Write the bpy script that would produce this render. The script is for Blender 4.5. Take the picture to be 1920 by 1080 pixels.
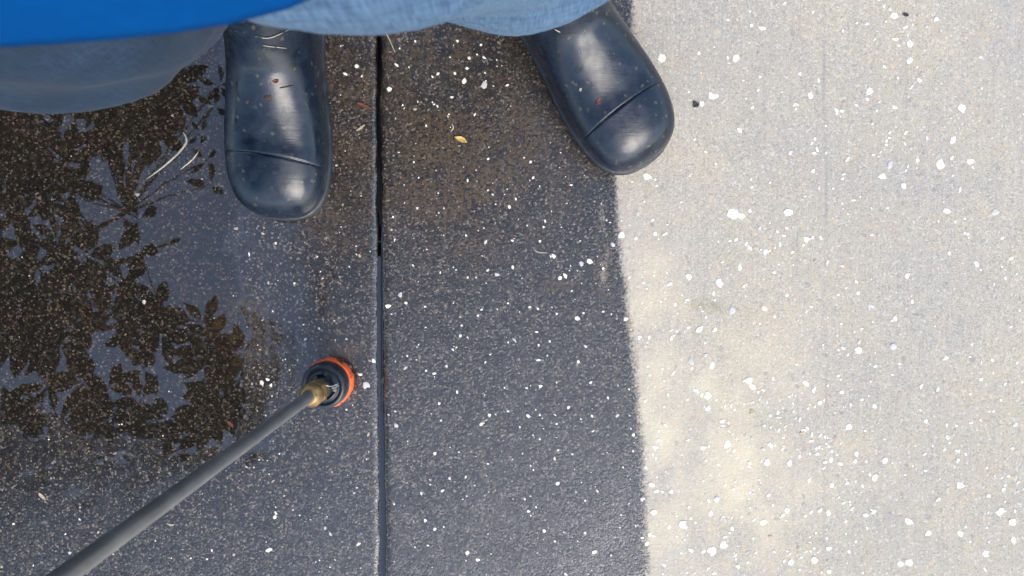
import bpy, bmesh, math, random
import numpy as np
from mathutils import Vector, Matrix
from mathutils.bvhtree import BVHTree

for o in list(bpy.data.objects):
    bpy.data.objects.remove(o)
scene = bpy.context.scene
col = scene.collection
random.seed(7)
rng = np.random.default_rng(7)
R = math.radians

# ------------------------------------------------------------------ camera
H = 1.08            # phone held at chest height
T = 0.5317          # tan of half the horizontal field of view
cam_data = bpy.data.cameras.new('camera')
cam = bpy.data.objects.new('camera', cam_data)
col.objects.link(cam)
cam.location = (0, 0, H)
cam.rotation_euler = (0, 0, 0)
cam_data.sensor_width = 36
cam_data.lens = 18 / T
cam_data.clip_start = 0.01
cam_data.clip_end = 1000
cam_data.dof.use_dof = True
cam_data.dof.focus_distance = 1.04
cam_data.dof.aperture_fstop = 16
scene.camera = cam

# ------------------------------------------------------------------ sky, sun, exposure
SUN_EL, SUN_AZ = R(42), R(150)      # compass style: 0 = +Y, clockwise
world = bpy.data.worlds.new('World')
scene.world = world
world.use_nodes = True
wn = world.node_tree
wn.nodes.clear()
sky = wn.nodes.new('ShaderNodeTexSky')
sky.sky_type = 'NISHITA'
sky.sun_disc = False
sky.sun_elevation = SUN_EL
sky.sun_rotation = SUN_AZ
sky.air_density = 1.0
sky.dust_density = 1.5
hsv = wn.nodes.new('ShaderNodeHueSaturation')
hsv.inputs['Saturation'].default_value = 0.88
bg = wn.nodes.new('ShaderNodeBackground')
bg.inputs['Strength'].default_value = 0.15
wo = wn.nodes.new('ShaderNodeOutputWorld')
wn.links.new(sky.outputs[0], hsv.inputs['Color'])
wn.links.new(hsv.outputs[0], bg.inputs['Color'])
wn.links.new(bg.outputs[0], wo.inputs['Surface'])

sd = bpy.data.lights.new('sun', 'SUN')
sd.energy = 1.15
sd.angle = R(40)
sd.color = (1.0, 0.93, 0.84)
sun = bpy.data.objects.new('sun', sd)
col.objects.link(sun)
sdir = Vector((math.sin(SUN_AZ) * math.cos(SUN_EL), math.cos(SUN_AZ) * math.cos(SUN_EL), math.sin(SUN_EL)))
sun.rotation_euler = sdir.to_track_quat('Z', 'Y').to_euler()
sun.location = sdir * 8

scene.view_settings.view_transform = 'Standard'
scene.view_settings.look = 'None'
scene.view_settings.gamma = 1
scene.view_settings.exposure = 1.30
scene.view_settings.use_curve_mapping = False

# ------------------------------------------------------------------ helpers
def P(px, py, z=0.0):
    d = H - z
    return Vector(((px - 960) / 960 * T * d, (540 - py) / 960 * T * d, z))

def to_px(x, y, z=0.0):
    d = H - z
    return 960 + x / (T * d) * 960, 540 - y / (T * d) * 960

def lattice(seed, n=256):
    return np.random.default_rng(seed).random((n, n))

_lat = {}
def vnoise(x, y, seed=0):
    if seed not in _lat:
        _lat[seed] = lattice(seed)
    L = _lat[seed]
    x = np.asarray(x, float) + 1000.37
    y = np.asarray(y, float) + 1000.71
    xi, yi = np.floor(x).astype(int), np.floor(y).astype(int)
    fx, fy = x - xi, y - yi
    fx = fx * fx * (3 - 2 * fx)
    fy = fy * fy * (3 - 2 * fy)
    g = lambda a, b: L[a % 256, b % 256]
    return ((g(xi, yi) * (1 - fx) + g(xi + 1, yi) * fx) * (1 - fy)
            + (g(xi, yi + 1) * (1 - fx) + g(xi + 1, yi + 1) * fx) * fy) * 2 - 1

def fbm(x, y, seed=0, oct=4, gain=0.5):
    s, a, f = 0, 1, 1
    for i in range(oct):
        s = s + a * vnoise(np.asarray(x) * f, np.asarray(y) * f, seed + i)
        a *= gain
        f *= 2.03
    return s

def sstep(a, b, x):
    t = np.clip((np.asarray(x, float) - a) / (b - a), 0, 1)
    return t * t * (3 - 2 * t)

def mesh_obj(name, verts, faces, mat=None, parent=None, smooth=True):
    me = bpy.data.meshes.new(name)
    me.from_pydata([tuple(v) for v in verts], [], [tuple(f) for f in faces])
    me.update()
    if smooth:
        me.polygons.foreach_set('use_smooth', [True] * len(me.polygons))
    o = bpy.data.objects.new(name, me)
    col.objects.link(o)
    if mat:
        me.materials.append(mat)
    if parent:
        o.parent = parent
    return o

def grid_mesh(name, X, Y, Z, mat=None, parent=None):
    """X, Y, Z arrays of one shape (rows, columns) -> quad sheet facing up."""
    r, c = X.shape
    me = bpy.data.meshes.new(name)
    me.vertices.add(r * c)
    me.vertices.foreach_set('co', np.stack([X, Y, Z], -1).astype(np.float32).ravel())
    i = np.arange(r * c).reshape(r, c)
    q = np.stack([i[:-1, :-1], i[:-1, 1:], i[1:, 1:], i[1:, :-1]], -1).reshape(-1, 4)
    n = len(q)
    me.loops.add(n * 4)
    me.loops.foreach_set('vertex_index', q.ravel().astype(np.int32))
    me.polygons.add(n)
    me.polygons.foreach_set('loop_start', np.arange(0, n * 4, 4, dtype=np.int32))
    me.polygons.foreach_set('loop_total', np.full(n, 4, dtype=np.int32))
    me.update(calc_edges=True)
    me.polygons.foreach_set('use_smooth', np.ones(n, dtype=bool))
    o = bpy.data.objects.new(name, me)
    col.objects.link(o)
    if mat:
        me.materials.append(mat)
    if parent:
        o.parent = parent
    return o

def set_color(o, name, arr):
    a = o.data.attributes.new(name, 'FLOAT_COLOR', 'POINT')
    a.data.foreach_set('color', np.asarray(arr, np.float32).ravel())

def tag(o, label=None, cat=None, group=None, kind=None):
    if label: o['label'] = label
    if cat: o['category'] = cat
    if group: o['group'] = group
    if kind: o['kind'] = kind
    return o

def empty(name, loc=(0, 0, 0)):
    o = bpy.data.objects.new(name, None)
    o.empty_display_size = 0.05
    o.location = loc
    col.objects.link(o)
    return o

def adopt(child, parent):
    """Parent while the child's mesh stays in world coordinates."""
    child.parent = parent
    child.matrix_parent_inverse = Matrix.Translation(-Vector(parent.location))
    return child

# ------------------------------------------------------------------ material helpers
class NT:
    def __init__(self, name):
        self.m = bpy.data.materials.new(name)
        self.m.use_nodes = True
        self.t = self.m.node_tree
        self.t.nodes.clear()
        self.out = self.n('ShaderNodeOutputMaterial')
    def n(self, typ, **kw):
        nd = self.t.nodes.new(typ)
        for k, v in kw.items():
            setattr(nd, k, v)
        return nd
    def l(self, a, b):
        self.t.links.new(a, b)
    def val(self, sock, v):
        if hasattr(v, 'is_linked'):
            self.l(v, sock)
        else:
            sock.default_value = v
    def math(self, op, a, b=0.0, clamp=False):
        nd = self.n('ShaderNodeMath', operation=op, use_clamp=clamp)
        self.val(nd.inputs[0], a)
        self.val(nd.inputs[1], b)
        return nd.outputs[0]
    def mix(self, f, a, b, blend='MIX'):
        nd = self.n('ShaderNodeMix', data_type='RGBA', blend_type=blend)
        self.val(nd.inputs[0], f)
        for s, v in ((nd.inputs[6], a), (nd.inputs[7], b)):
            if isinstance(v, tuple):
                s.default_value = (*v, 1) if len(v) == 3 else v
            else:
                self.l(v, s)
        return nd.outputs[2]
    def mapr(self, v, a, b, c, d, smooth=False):
        nd = self.n('ShaderNodeMapRange')
        if smooth:
            nd.interpolation_type = 'SMOOTHSTEP'
        self.val(nd.inputs['Value'], v)
        for k, x in zip(('From Min', 'From Max', 'To Min', 'To Max'), (a, b, c, d)):
            self.val(nd.inputs[k], x)
        return nd.outputs[0]
    def noise(self, vec, scale, detail=3, rough=0.5):
        nd = self.n('ShaderNodeTexNoise')
        nd.inputs['Scale'].default_value = scale
        nd.inputs['Detail'].default_value = detail
        nd.inputs['Roughness'].default_value = rough
        if vec is not None:
            self.l(vec, nd.inputs['Vector'])
        return nd.outputs['Fac'], nd.outputs['Color']
    def voro(self, vec, scale, feature='F1'):
        nd = self.n('ShaderNodeTexVoronoi', feature=feature)
        nd.inputs['Scale'].default_value = scale
        self.l(vec, nd.inputs['Vector'])
        return nd
    def ramp(self, f, stops, interp='LINEAR'):
        nd = self.n('ShaderNodeValToRGB')
        nd.color_ramp.interpolation = interp
        e = nd.color_ramp.elements
        while len(e) < len(stops):
            e.new(0.5)
        for el, (p, c) in zip(e, stops):
            el.position = p
            el.color = (*c, 1)
        self.l(f, nd.inputs[0])
        return nd.outputs[0]
    def coords(self, scale=(1, 1, 1), rot=(0, 0, 0)):
        tc = self.n('ShaderNodeTexCoord')
        mp = self.n('ShaderNodeMapping')
        mp.inputs['Scale'].default_value = scale
        mp.inputs['Rotation'].default_value = rot
        self.l(tc.outputs['Object'], mp.inputs['Vector'])
        return mp.outputs[0]
    def bump(self, h, strength, dist, normal=None):
        b = self.n('ShaderNodeBump')
        self.val(b.inputs['Strength'], strength)
        b.inputs['Distance'].default_value = dist
        self.l(h, b.inputs['Height'])
        if normal is not None:
            self.l(normal, b.inputs['Normal'])
        return b.outputs[0]
    def bsdf(self, base, rough=0.5, normal=None, **kw):
        b = self.n('ShaderNodeBsdfPrincipled')
        if isinstance(base, tuple):
            b.inputs['Base Color'].default_value = (*base, 1)
        else:
            self.l(base, b.inputs['Base Color'])
        self.val(b.inputs['Roughness'], rough)
        if normal is not None:
            self.l(normal, b.inputs['Normal'])
        for k, v in kw.items():
            self.val(b.inputs[k.replace('_', ' ')], v)
        self.l(b.outputs[0], self.out.inputs['Surface'])
        return b

FILM_IOR = 1.95

def concrete_material():
    n = NT('concrete')
    co = n.coords()
    at = n.n('ShaderNodeAttribute', attribute_name='mask')
    sp = n.n('ShaderNodeSeparateColor')
    n.l(at.outputs['Color'], sp.inputs[0])
    clean0, film, algae = sp.outputs[0], sp.outputs[1], sp.outputs[2]
    at2 = n.n('ShaderNodeAttribute', attribute_name='mask_more')
    sp2 = n.n('ShaderNodeSeparateColor')
    n.l(at2.outputs['Color'], sp2.inputs[0])
    under, pale, streak = sp2.outputs[0], sp2.outputs[1], sp2.outputs[2]
    fine, _ = n.noise(co, 900, 2, 0.6)
    mid, _ = n.noise(co, 220, 4, 0.6)
    big, _ = n.noise(co, 22, 4, 0.6)
    huge, _ = n.noise(co, 5, 3, 0.55)
    # grain of sand and stone in the washed surface
    v = n.voro(co, 520)
    vs = n.n('ShaderNodeSeparateColor')
    n.l(v.outputs['Color'], vs.inputs[0])
    v2 = n.voro(co, 260)
    v2s = n.n('ShaderNodeSeparateColor')
    n.l(v2.outputs['Color'], v2s.inputs[0])
    # dirty side
    dark = n.ramp(vs.outputs[0], [(0, (.005, .0037, .003)), (.5, (.0078, .0058, .0045)), (.70, (.019, .0148, .0115)),
                                  (.84, (.052, .042, .033)), (.94, (.125, .106, .086)), (1, (.24, .215, .18))])
    dark = n.mix(n.mapr(v2s.outputs[1], .90, .96, 0, .5), dark, (.085, .072, .055))
    dark = n.mix(n.mapr(big, .35, .7, 0, .45), dark, n.mix(1, dark, (1.5, 1.15, .8), 'MULTIPLY'))
    alg = n.mix(mid, (.030, .017, .006), (.12, .070, .022))
    dark = n.mix(n.math('MULTIPLY', algae, n.mapr(mid, .42, .56, .05, 1.0)), dark, alg)
    paled = n.ramp(vs.outputs[1], [(0, (.006, .0055, .0055)), (.45, (.014, .0125, .0115)), (.75, (.050, .046, .041)), (.92, (.12, .112, .10)), (1, (.27, .255, .23))])
    dark = n.mix(n.math('MULTIPLY', pale, n.mapr(mid, .3, .65, .25, 1.0)), dark, paled)
    # clean side (brushed lengthwise)
    bro = n.coords(scale=(1, .03, 1))
    brush, _ = n.noise(bro, 420, 3, 0.6)
    cl = n.mix(n.mapr(huge, .35, .65, 0, 1), (.515, .472, .40), (.575, .512, .395))
    cl = n.mix(n.mapr(big, .50, .75, 0, .6), cl, (.56, .475, .34))
    cl = n.mix(n.mapr(big, .30, .46, .25, 0), cl, (.40, .385, .36))
    cl = n.mix(n.mapr(fine, .3, .68, .0, .9), cl, n.mix(1, cl, (.55, .56, .58), 'MULTIPLY'))
    cl = n.mix(n.mapr(brush, .35, .7, 0, .36), cl, n.mix(1, cl, (.72, .73, .75), 'MULTIPLY'))
    cl = n.mix(n.mapr(vs.outputs[2], .86, 1, 0, .45), cl, (.66, .64, .60))
    cl = n.mix(n.mapr(vs.outputs[0], .72, 1, 0, .48), cl, (.21, .21, .215))
    cl = n.mix(n.math('MULTIPLY', pale, n.mapr(big, .3, .65, .2, .7)), cl, (.66, .575, .42))
    cl = n.mix(n.mapr(v2s.outputs[2], .95, 1, 0, .5), cl, (.60, .45, .30))
    cl = n.mix(n.mapr(v2s.outputs[0], .982, 1, 0, .4), cl, (.16, .16, .165))
    cl = n.mix(n.math('MULTIPLY', algae, n.mapr(mid, .35, .6, .1, .5)), cl, (.27, .235, .10))
    cl = n.mix(n.math('MULTIPLY', streak, .55), cl, (.19, .195, .215))
    cw = n.math('ADD', clean0, n.math('MULTIPLY', n.math('SUBTRACT', mid, .5), .35))
    cw = n.math('ADD', cw, n.math('MULTIPLY', n.math('SUBTRACT', vs.outputs[1], .5), .25))
    clean = n.mapr(cw, .22, .78, 0, 1, True)
    dark = n.mix(n.mapr(brush, .4, .65, 0, .55), dark, n.mix(1, dark, (.45, .45, .47), 'MULTIPLY'))
    base = n.mix(clean, dark, cl)
    # relief
    h1 = n.math('ADD', n.math('MULTIPLY', vs.outputs[0], .8), n.math('MULTIPLY', fine, .6))
    h1 = n.math('ADD', h1, n.math('MULTIPLY', v.outputs['Distance'], -260.0 * 0.004))
    h1 = n.math('ADD', h1, n.math('MULTIPLY', mid, .12))
    h1 = n.math('ADD', h1, n.math('MULTIPLY', brush, n.mapr(clean, 0, 1, .25, .8)))
    nb = n.bump(h1, n.mapr(clean, 0, 1, .75, .35), .0007)
    cst = n.mapr(film, 0, 1, .34, .02)
    nc = n.bump(h1, cst, .0007)
    coatw = n.math('MULTIPLY', n.math('SUBTRACT', 1, clean), n.math('SUBTRACT', 1, under), clamp=True)
    b = n.bsdf(base, n.mapr(clean, 0, 1, .7, .92), nb, Coat_Roughness=n.mapr(film, 0, 1, .17, .03),
               Coat_Weight=coatw, Coat_IOR=FILM_IOR)
    n.val(b.inputs['Specular IOR Level'], .25)
    n.l(nc, b.inputs['Coat Normal'])
    return n.m

def water_material(name='water', ior=2.1, tint=(.84, .82, .80), ripple=.035):
    n = NT(name)
    lw = n.n('ShaderNodeLayerWeight')          # Schlick: the same from above and from below the film
    lw.inputs['Blend'].default_value = .5
    f0 = ((ior - 1) / (ior + 1)) ** 2
    fres = n.math('ADD', f0, n.math('MULTIPLY', 1 - f0, n.math('POWER', lw.outputs['Facing'], 5)))
    co = n.coords()
    f, _ = n.noise(co, 45, 2, .5)
    nb = n.bump(f, ripple, .0006)
    gl = n.n('ShaderNodeBsdfGlossy')
    gl.inputs['Roughness'].default_value = 0.012
    n.l(nb, gl.inputs['Normal'])
    tr = n.n('ShaderNodeBsdfTransparent')
    tr.inputs[0].default_value = (*tint, 1)
    mx = n.n('ShaderNodeMixShader')
    n.l(fres, mx.inputs[0])
    n.l(tr.outputs[0], mx.inputs[1])
    n.l(gl.outputs[0], mx.inputs[2])
    n.l(mx.outputs[0], n.out.inputs['Surface'])
    return n.m

def rubber_material(name, base, rough=.3):
    n = NT(name)
    co = n.coords()
    f, _ = n.noise(co, 60, 4, .6)
    w = n.coords(scale=(30, 420, 120))
    cr, _ = n.noise(w, 1.0, 3, .55)
    g, _ = n.noise(co, 900, 2, .5)
    c = n.mix(n.mapr(f, .4, .75, 0, .6), base, tuple(x * 1.9 + .004 for x in base))
    spk = n.voro(co, 330)
    ss = n.n('ShaderNodeSeparateColor')
    n.l(spk.outputs['Color'], ss.inputs[0])
    c = n.mix(n.mapr(ss.outputs[0], .975, .985, 0, .5), c, (.10, .085, .06))
    h = n.math('ADD', n.math('MULTIPLY', cr, .5), n.math('MULTIPLY', g, .16))
    lump, _ = n.noise(co, 35, 3, .5)
    h = n.math('ADD', h, n.math('MULTIPLY', lump, 1.2))
    wv = n.voro(co, 170)
    h = n.math('ADD', h, n.math('MULTIPLY', n.mapr(wv.outputs['Distance'], .12, .3, .35, 0), n.mapr(f, .5, .6, 0, 1)))
    nb = n.bump(h, .14, .0015)
    n.bsdf(c, n.mapr(f, .3, .7, rough - .09, rough + .22), nb, Specular_IOR_Level=.5)
    return n.m

def simple_material(name, base, rough=.5, vary=.25, scale=80, bump=.0, metallic=0.0, dist=.001, **kw):
    n = NT(name)
    co = n.coords()
    f, _ = n.noise(co, scale, 4, .6)
    c = n.mix(n.mapr(f, .3, .7, 0, 1), tuple(x * (1 - vary) for x in base), tuple(min(1, x * (1 + vary)) for x in base))
    nb = n.bump(f, bump, dist) if bump else None
    n.bsdf(c, n.mapr(f, .3, .7, max(.02, rough - .08), min(1, rough + .08)), nb, Metallic=metallic, **kw)
    return n.m

def denim_material():
    n = NT('denim')
    co = n.coords()
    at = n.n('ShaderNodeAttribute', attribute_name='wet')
    wet = at.outputs['Fac']  # darkens one leg: soaked denim plus shade below the shirt, both in the colour
    a, _ = n.noise(n.coords(scale=(800, 800, 30)), 1, 2, .6)
    b, _ = n.noise(n.coords(scale=(60, 60, 500)), 1, 2, .6)
    f, _ = n.noise(co, 18, 4, .6)
    th = n.math('ADD', n.math('MULTIPLY', a, .6), n.math('MULTIPLY', b, .4))
    c = n.mix(n.mapr(th, .36, .66, 0, 1), (.014, .045, .105), (.088, .170, .275))
    c = n.mix(n.mapr(f, .35, .7, 0, .35), c, (.11, .185, .27))
    w = n.mix(n.mapr(th, .3, .72, 0, 1), (.005, .014, .032), (.012, .028, .054))  # soaked denim colour with the shade below the shirt included
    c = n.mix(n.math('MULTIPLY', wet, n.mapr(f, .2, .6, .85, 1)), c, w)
    nb = n.bump(th, .5, .0008)
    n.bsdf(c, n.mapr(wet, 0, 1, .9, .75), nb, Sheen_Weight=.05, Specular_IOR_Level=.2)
    return n.m

def cotton_material():
    n = NT('blue_cotton')
    a, _ = n.noise(n.coords(scale=(160, 1400, 160)), 1, 2, .6)
    f, _ = n.noise(n.coords(), 12, 4, .6)
    c = n.mix(n.mapr(f, .3, .7, 0, 1), (0, .042, .165), (0, .054, .20))
    c = n.mix(n.mapr(a, .3, .7, 0, .35), c, (0, .034, .135))
    n.bsdf(c, .9, n.bump(a, .3, .0006), Specular_IOR_Level=.05)
    return n.m

M = {}
M['concrete'] = concrete_material()
M['water'] = water_material()
M['joint_water'] = water_material('joint_water', ripple=.6)
M['rubber'] = rubber_material('boot_rubber', (.0035, .009, .019), .22)
M['sole'] = rubber_material('sole_rubber', (.012, .016, .022), .42)
M['denim'] = denim_material()
M['cotton'] = cotton_material()
M['skin'] = simple_material('skin', (.45, .27, .19), .5, .12, 60, .1)
M['hair'] = simple_material('hair', (.05, .035, .025), .6, .4, 200, .3)
M['steel'] = simple_material('grey_wand_steel', (.22, .225, .23), .38, .16, 45, .05, metallic=.65)
M['brass'] = simple_material('tarnished_brass', (.26, .165, .07), .42, .45, 160, .2, metallic=.6)
M['black_plastic'] = simple_material('black_plastic', (.012, .016, .024), .32, .3, 150, .1)
def orange_material():
    n = NT('worn_orange_plastic')
    f, _ = n.noise(n.coords(), 260, 4, .7)
    g, _ = n.noise(n.coords(), 110, 2, .5)
    c = n.mix(n.mapr(f, .3, .7, 0, 1), (.72, .085, .012), (.90, .15, .03))
    c = n.mix(n.mapr(g, .56, .62, 0, .95), c, (.03, .02, .016))
    n.bsdf(c, .6, n.bump(f, .4, .001))
    return n.m
M['orange'] = orange_material()
M['wire'] = simple_material('bright_wire', (.55, .53, .47), .35, .1, 100, metallic=.6)
M['shell'] = simple_material('white_shell', (.86, .81, .71), .6, .09, 400, .3)
M['shell_cream'] = simple_material('cream_shell', (.80, .73, .60), .65, .12, 400, .3)
M['shell_tan'] = simple_material('tan_stone', (.42, .34, .24), .65, .25, 400, .3)
M['shell_grey'] = simple_material('grey_shell', (.50, .48, .46), .6, .2, 400, .3)
M['dark_stone'] = simple_material('dark_stone', (.03, .03, .034), .5, .3, 300, .3)
M['straw'] = simple_material('straw', (.42, .35, .24), .6, .25, 300, .2)
M['pale_straw'] = simple_material('pale_straw', (.30, .28, .23), .6, .2, 300, .2)
M['yellow_leaf'] = simple_material('yellow_leaf', (.62, .42, .13), .6, .25, 300, .3)
M['red_leaf'] = simple_material('red_leaf', (.14, .042, .028), .5, .3, 300, .3)
M['brown_leaf'] = simple_material('brown_leaf', (.16, .05, .022), .5, .3, 300, .3)
M['mud'] = simple_material('mud', (.05, .032, .018), .7, .3, 300, .3)
M['leaf'] = simple_material('green_leaf', (.035, .06, .02), .45, .3, 20)
M['bark'] = simple_material('bark', (.10, .075, .055), .9, .3, 25, .5, dist=.01)
M['lawn'] = simple_material('lawn', (.05, .08, .025), .9, .4, 3)
M['silt'] = simple_material('joint_silt', (.015, .013, .012), .9, .3, 300)

# ------------------------------------------------------------------ the ground
def joint_x(y):
    """centre line of the control joint between the two slabs"""
    px = 712 - 8.0 * (y / 0.30)* .5
    return (px - 960) / 960 * T * H + 0.0009 * vnoise(y * 14, 0 * y, 31) + 0.0004 * vnoise(y * 60, 0 * y, 32)

JW = 0.0029   # half width of the joint

def clean_edge(py):
    return np.interp(py, [-800, -200, 0, 60, 200, 320, 450, 550, 700, 850, 1080, 1400, 2000],
                     [1200, 1190, 1182, 1185, 1172, 1155, 1160, 1175, 1190, 1204, 1215, 1225, 1240])

def puddle_mask(px, py):
    nz = fbm(px / 90, py / 90, 51, 4)
    e = 430 - px + 45 * nz
    e = np.minimum(e, (py - 60) * 1.0 + 30 * nz)
    e = np.minimum(e, 745 - py + 90 * nz + 0.12 * (200 - px))
    e = np.minimum(e, px + 330 + 60 * nz)
    return e      # > 0 inside, in pixels of the photograph

def pockets(px, py):
    """shallow low spots that keep a little water outside the big puddle"""
    a = np.zeros_like(px, float)
    for cx, cy, rx, ry in ((180, 880, 30, 42), (60, 800, 28, 40), (232, 862, 24, 18), (150, 935, 34, 20), (60, 900, 30, 22),
                           (240, 560, 60, 60)):
        a = np.maximum(a, 1 - ((px - cx) / rx) ** 2 - ((py - cy) / ry) ** 2)
    return a

def ground_fields(x, y):
    px, py = to_px(x, y)
    edge = clean_edge(py)
    wob = 4 * fbm(px / 60, py / 40, 61, 3)
    soft = 22 + 8 * vnoise(py / 120, 0 * py, 62)
    clean = sstep(-1, 1, (px - edge + wob) / soft)
    # half cleaned fringe left of the edge
    fr = np.exp(-((px - 1133 - (py - 480) * .06) / 17) ** 2) * sstep(350, 400, py) * (1 - sstep(560, 640, py))
    clean = np.maximum(clean, .46 * fr * (0.7 + .6 * vnoise(px / 14, py / 50, 63)))
    pm = puddle_mask(px, py)
    pud = sstep(-150, 120, pm)
    pk = np.clip(pockets(px, py), 0, 1)
    film = np.maximum(.98 * sstep(-230, -60, pm), .9 * np.exp(-(((px - 500) / 170) ** 4 + ((py - 590) / 210) ** 4)))
    film = np.maximum(film, .25 * sstep(0, 1, pk))
    film = np.maximum(film, .35 * np.exp(-(((px - 600) / 180) ** 2 + ((py - 900) / 180) ** 2)))
    film = np.maximum(film, .92 * np.exp(-(((px - 130) / 310) ** 4 + ((py - 760) / 205) ** 4)))
    film = np.clip(film + .12 * fbm(px / 60, py / 60, 65, 3) + .9 * film * (1 - film) * fbm(px / 13, py / 13, 72, 2), 0, 1)
    a1 = np.exp(-(((px - 890) / 150) ** 2 + ((py - 310) / 140) ** 2)) * 1.3
    a1 = np.maximum(a1, .55 * np.exp(-(((px - 800) / 220) ** 4 + ((py - 200) / 250) ** 4)))
    a2 = np.exp(-(((px - 640) / 60) ** 2 + ((py - 425) / 45) ** 2)) * .9
    a3 = np.exp(-(((px - 1045) / 34) ** 2 + ((py - 537) / 9) ** 2)) * 1.2
    a4 = np.exp(-(((px - 1330) / 60) ** 2 + ((py - 573 - (px - 1330) * .12) / 10) ** 2)) * 1.1
    a5 = np.exp(-(((px - 1150) / 40) ** 2 + ((py - 315) / 20) ** 2)) * 1.2
    a5 = np.maximum(a5, .7 * np.exp(-(((px - 1128) / 22) ** 2 + ((py - 500) / 90) ** 2)))
    a6 = np.exp(-(((px - 450) / 70) ** 2 + ((py - 620) / 80) ** 2)) * .8
    a7 = np.exp(-(((px - 640) / 40) ** 2 + ((py - 655) / 16) ** 2)) * 1.0
    algae = np.clip(np.maximum.reduce([a1, a2, a3, a4, a5, a6, a7, .16 * pud]) * (1 + .8 * fbm(px / 35, py / 35, 66, 3)), 0, 1)
    pale = .75 * sstep(560, 1080, py + .12 * (px - 900)) * sstep(350, 700, px) * (.7 + .5 * fbm(px / 80, py / 80, 67, 3))
    pale = np.maximum(pale, .45 * sstep(920, 1100, py) * (.6 + .5 * fbm(px / 60, py / 60, 68, 3)))
    pale = np.maximum(pale, .6 * np.exp(-(((px - 952) / 26) ** 2 + ((py - 972) / 22) ** 2)))
    pale = np.maximum(pale, .5 * np.exp(-(((px - 835) / 22) ** 2 + ((py - 925) / 18) ** 2)))
    pale = np.maximum(pale, .22 * sstep(420, 560, py) * sstep(700, 760, px))
    cream = np.exp(-(((px - 1310) / 230) ** 2 + ((py - 860) / 260) ** 2)) + .6 * np.exp(-(((px - 1230) / 70) ** 2 + ((py - 500) / 160) ** 2))
    cream = cream * (.8 + .5 * fbm(px / 70, py / 70, 71, 3))
    jpx = to_px(joint_x(y), y)[0]
    pale = np.maximum(pale, 1.3 * np.exp(-((px - jpx + 11) / 4) ** 2) * np.clip(.45 + fbm(py / 30, px / 30, 73, 3), 0, 1))
    pale = np.where(px > edge, cream, pale)
    pale = np.clip(pale, 0, 1)
    st = np.zeros_like(px, float)
    for sx, w, s in ((1548, 1.6, 1.0), (1497, 1.2, .7), (1700, 1.3, .35), (1862, 1.5, .4), (1320, 1.2, .3), (1620, 1.2, .3)):
        st = np.maximum(st, s * np.exp(-((px - sx - 4 * vnoise(py / 200, 0 * py + sx, 69)) / w) ** 2)
                        * np.clip(.5 + .9 * vnoise(py / 70, 0 * py + sx, 70), 0, 1))
    # heights (metres)
    z = .00045 * fbm(x / .16, y / .16, 41, 3)
    rough = (1 - .6 * clean) * (1 - .92 * film)
    z = z + rough * (.00007 * fbm(x / .011, y / .011, 42, 2) + .00005 * vnoise(x / .0050, y / .0050, 43))
    z = z + .00006 * vnoise(x / .0050, y / .09, 44)
    z = z - .0013 * pud - .0005 * sstep(0, 1, pk)
    return dict(clean=clean, film=film, algae=algae, under=0, pale=pale, streak=st, z=z)

WATER_Z = -.00055
fx = np.arange(-.625, .6251, .0025)
ext = np.array([.64, .67, .72, .8, .95, 1.2, 1.6, 2.2, 3.0])
fy = np.concatenate([-(ext - .26)[::-1], np.arange(-.36, .3601, .0025), ext - .26])

def make_slab(name, side):
    jn = -.1485
    e_off = np.array([.018, .0155, .013, .0105, .008, .0058, .004, .0026, .0015, .0007, .0002, 0, 0])
    drop = np.array([0, 0, 0, 0, 0, -.0001, -.00035, -.0008, -.0014, -.0021, -.0031, -.005, -.06])
    if side < 0:
        main = np.concatenate([-ext[::-1], fx[fx < jn - .026]])
    else:
        main = np.concatenate([fx[fx > jn + .026], ext])
    Yc = fy
    J = joint_x(Yc)
    rows = len(Yc)
    lip = .0010 * vnoise(Yc / .012, 0 * Yc + side, 33) + .0009 * np.maximum(0, vnoise(Yc / .03, 0 * Yc + side, 34) - .2)
    Xm = np.repeat(main[None], rows, 0)
    if side < 0:
        Xe = (J - JW - lip)[:, None] - e_off[None]
        X = np.concatenate([Xm, Xe], 1)
        D = np.concatenate([np.zeros(len(main)), drop])
    else:
        Xe = (J + JW + lip)[:, None] + e_off[None, ::-1]
        X = np.concatenate([Xe, Xm], 1)
        D = np.concatenate([drop[::-1], np.zeros(len(main))])
    Y = np.repeat(Yc[:, None], X.shape[1], 1)
    F = ground_fields(X, Y)
    Z = F['z'] + D[None]
    under = sstep(-.00002, .0002, WATER_Z - F['z']) if side < 0 else 0 * X
    o = grid_mesh(name, X, Y, Z, M['concrete'])
    one = np.ones_like(X)
    set_color(o, 'mask', np.stack([F['clean'], F['film'], F['algae'], one], -1))
    set_color(o, 'mask_more', np.stack([under, F['pale'], F['streak'], one], -1))
    tag(o, kind='structure')
    return o

slab_l = make_slab('concrete_slab_left', -1)
slab_r = make_slab('concrete_slab_right', 1)
tag(slab_l, 'dark wet dirty concrete slab left of the joint', 'pavement')
tag(slab_r, 'concrete slab right of the joint, half dark and half washed pale', 'pavement')

def ground_z(x, y):
    return float(ground_fields(np.array([x]), np.array([y]))['z'][0])

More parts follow.
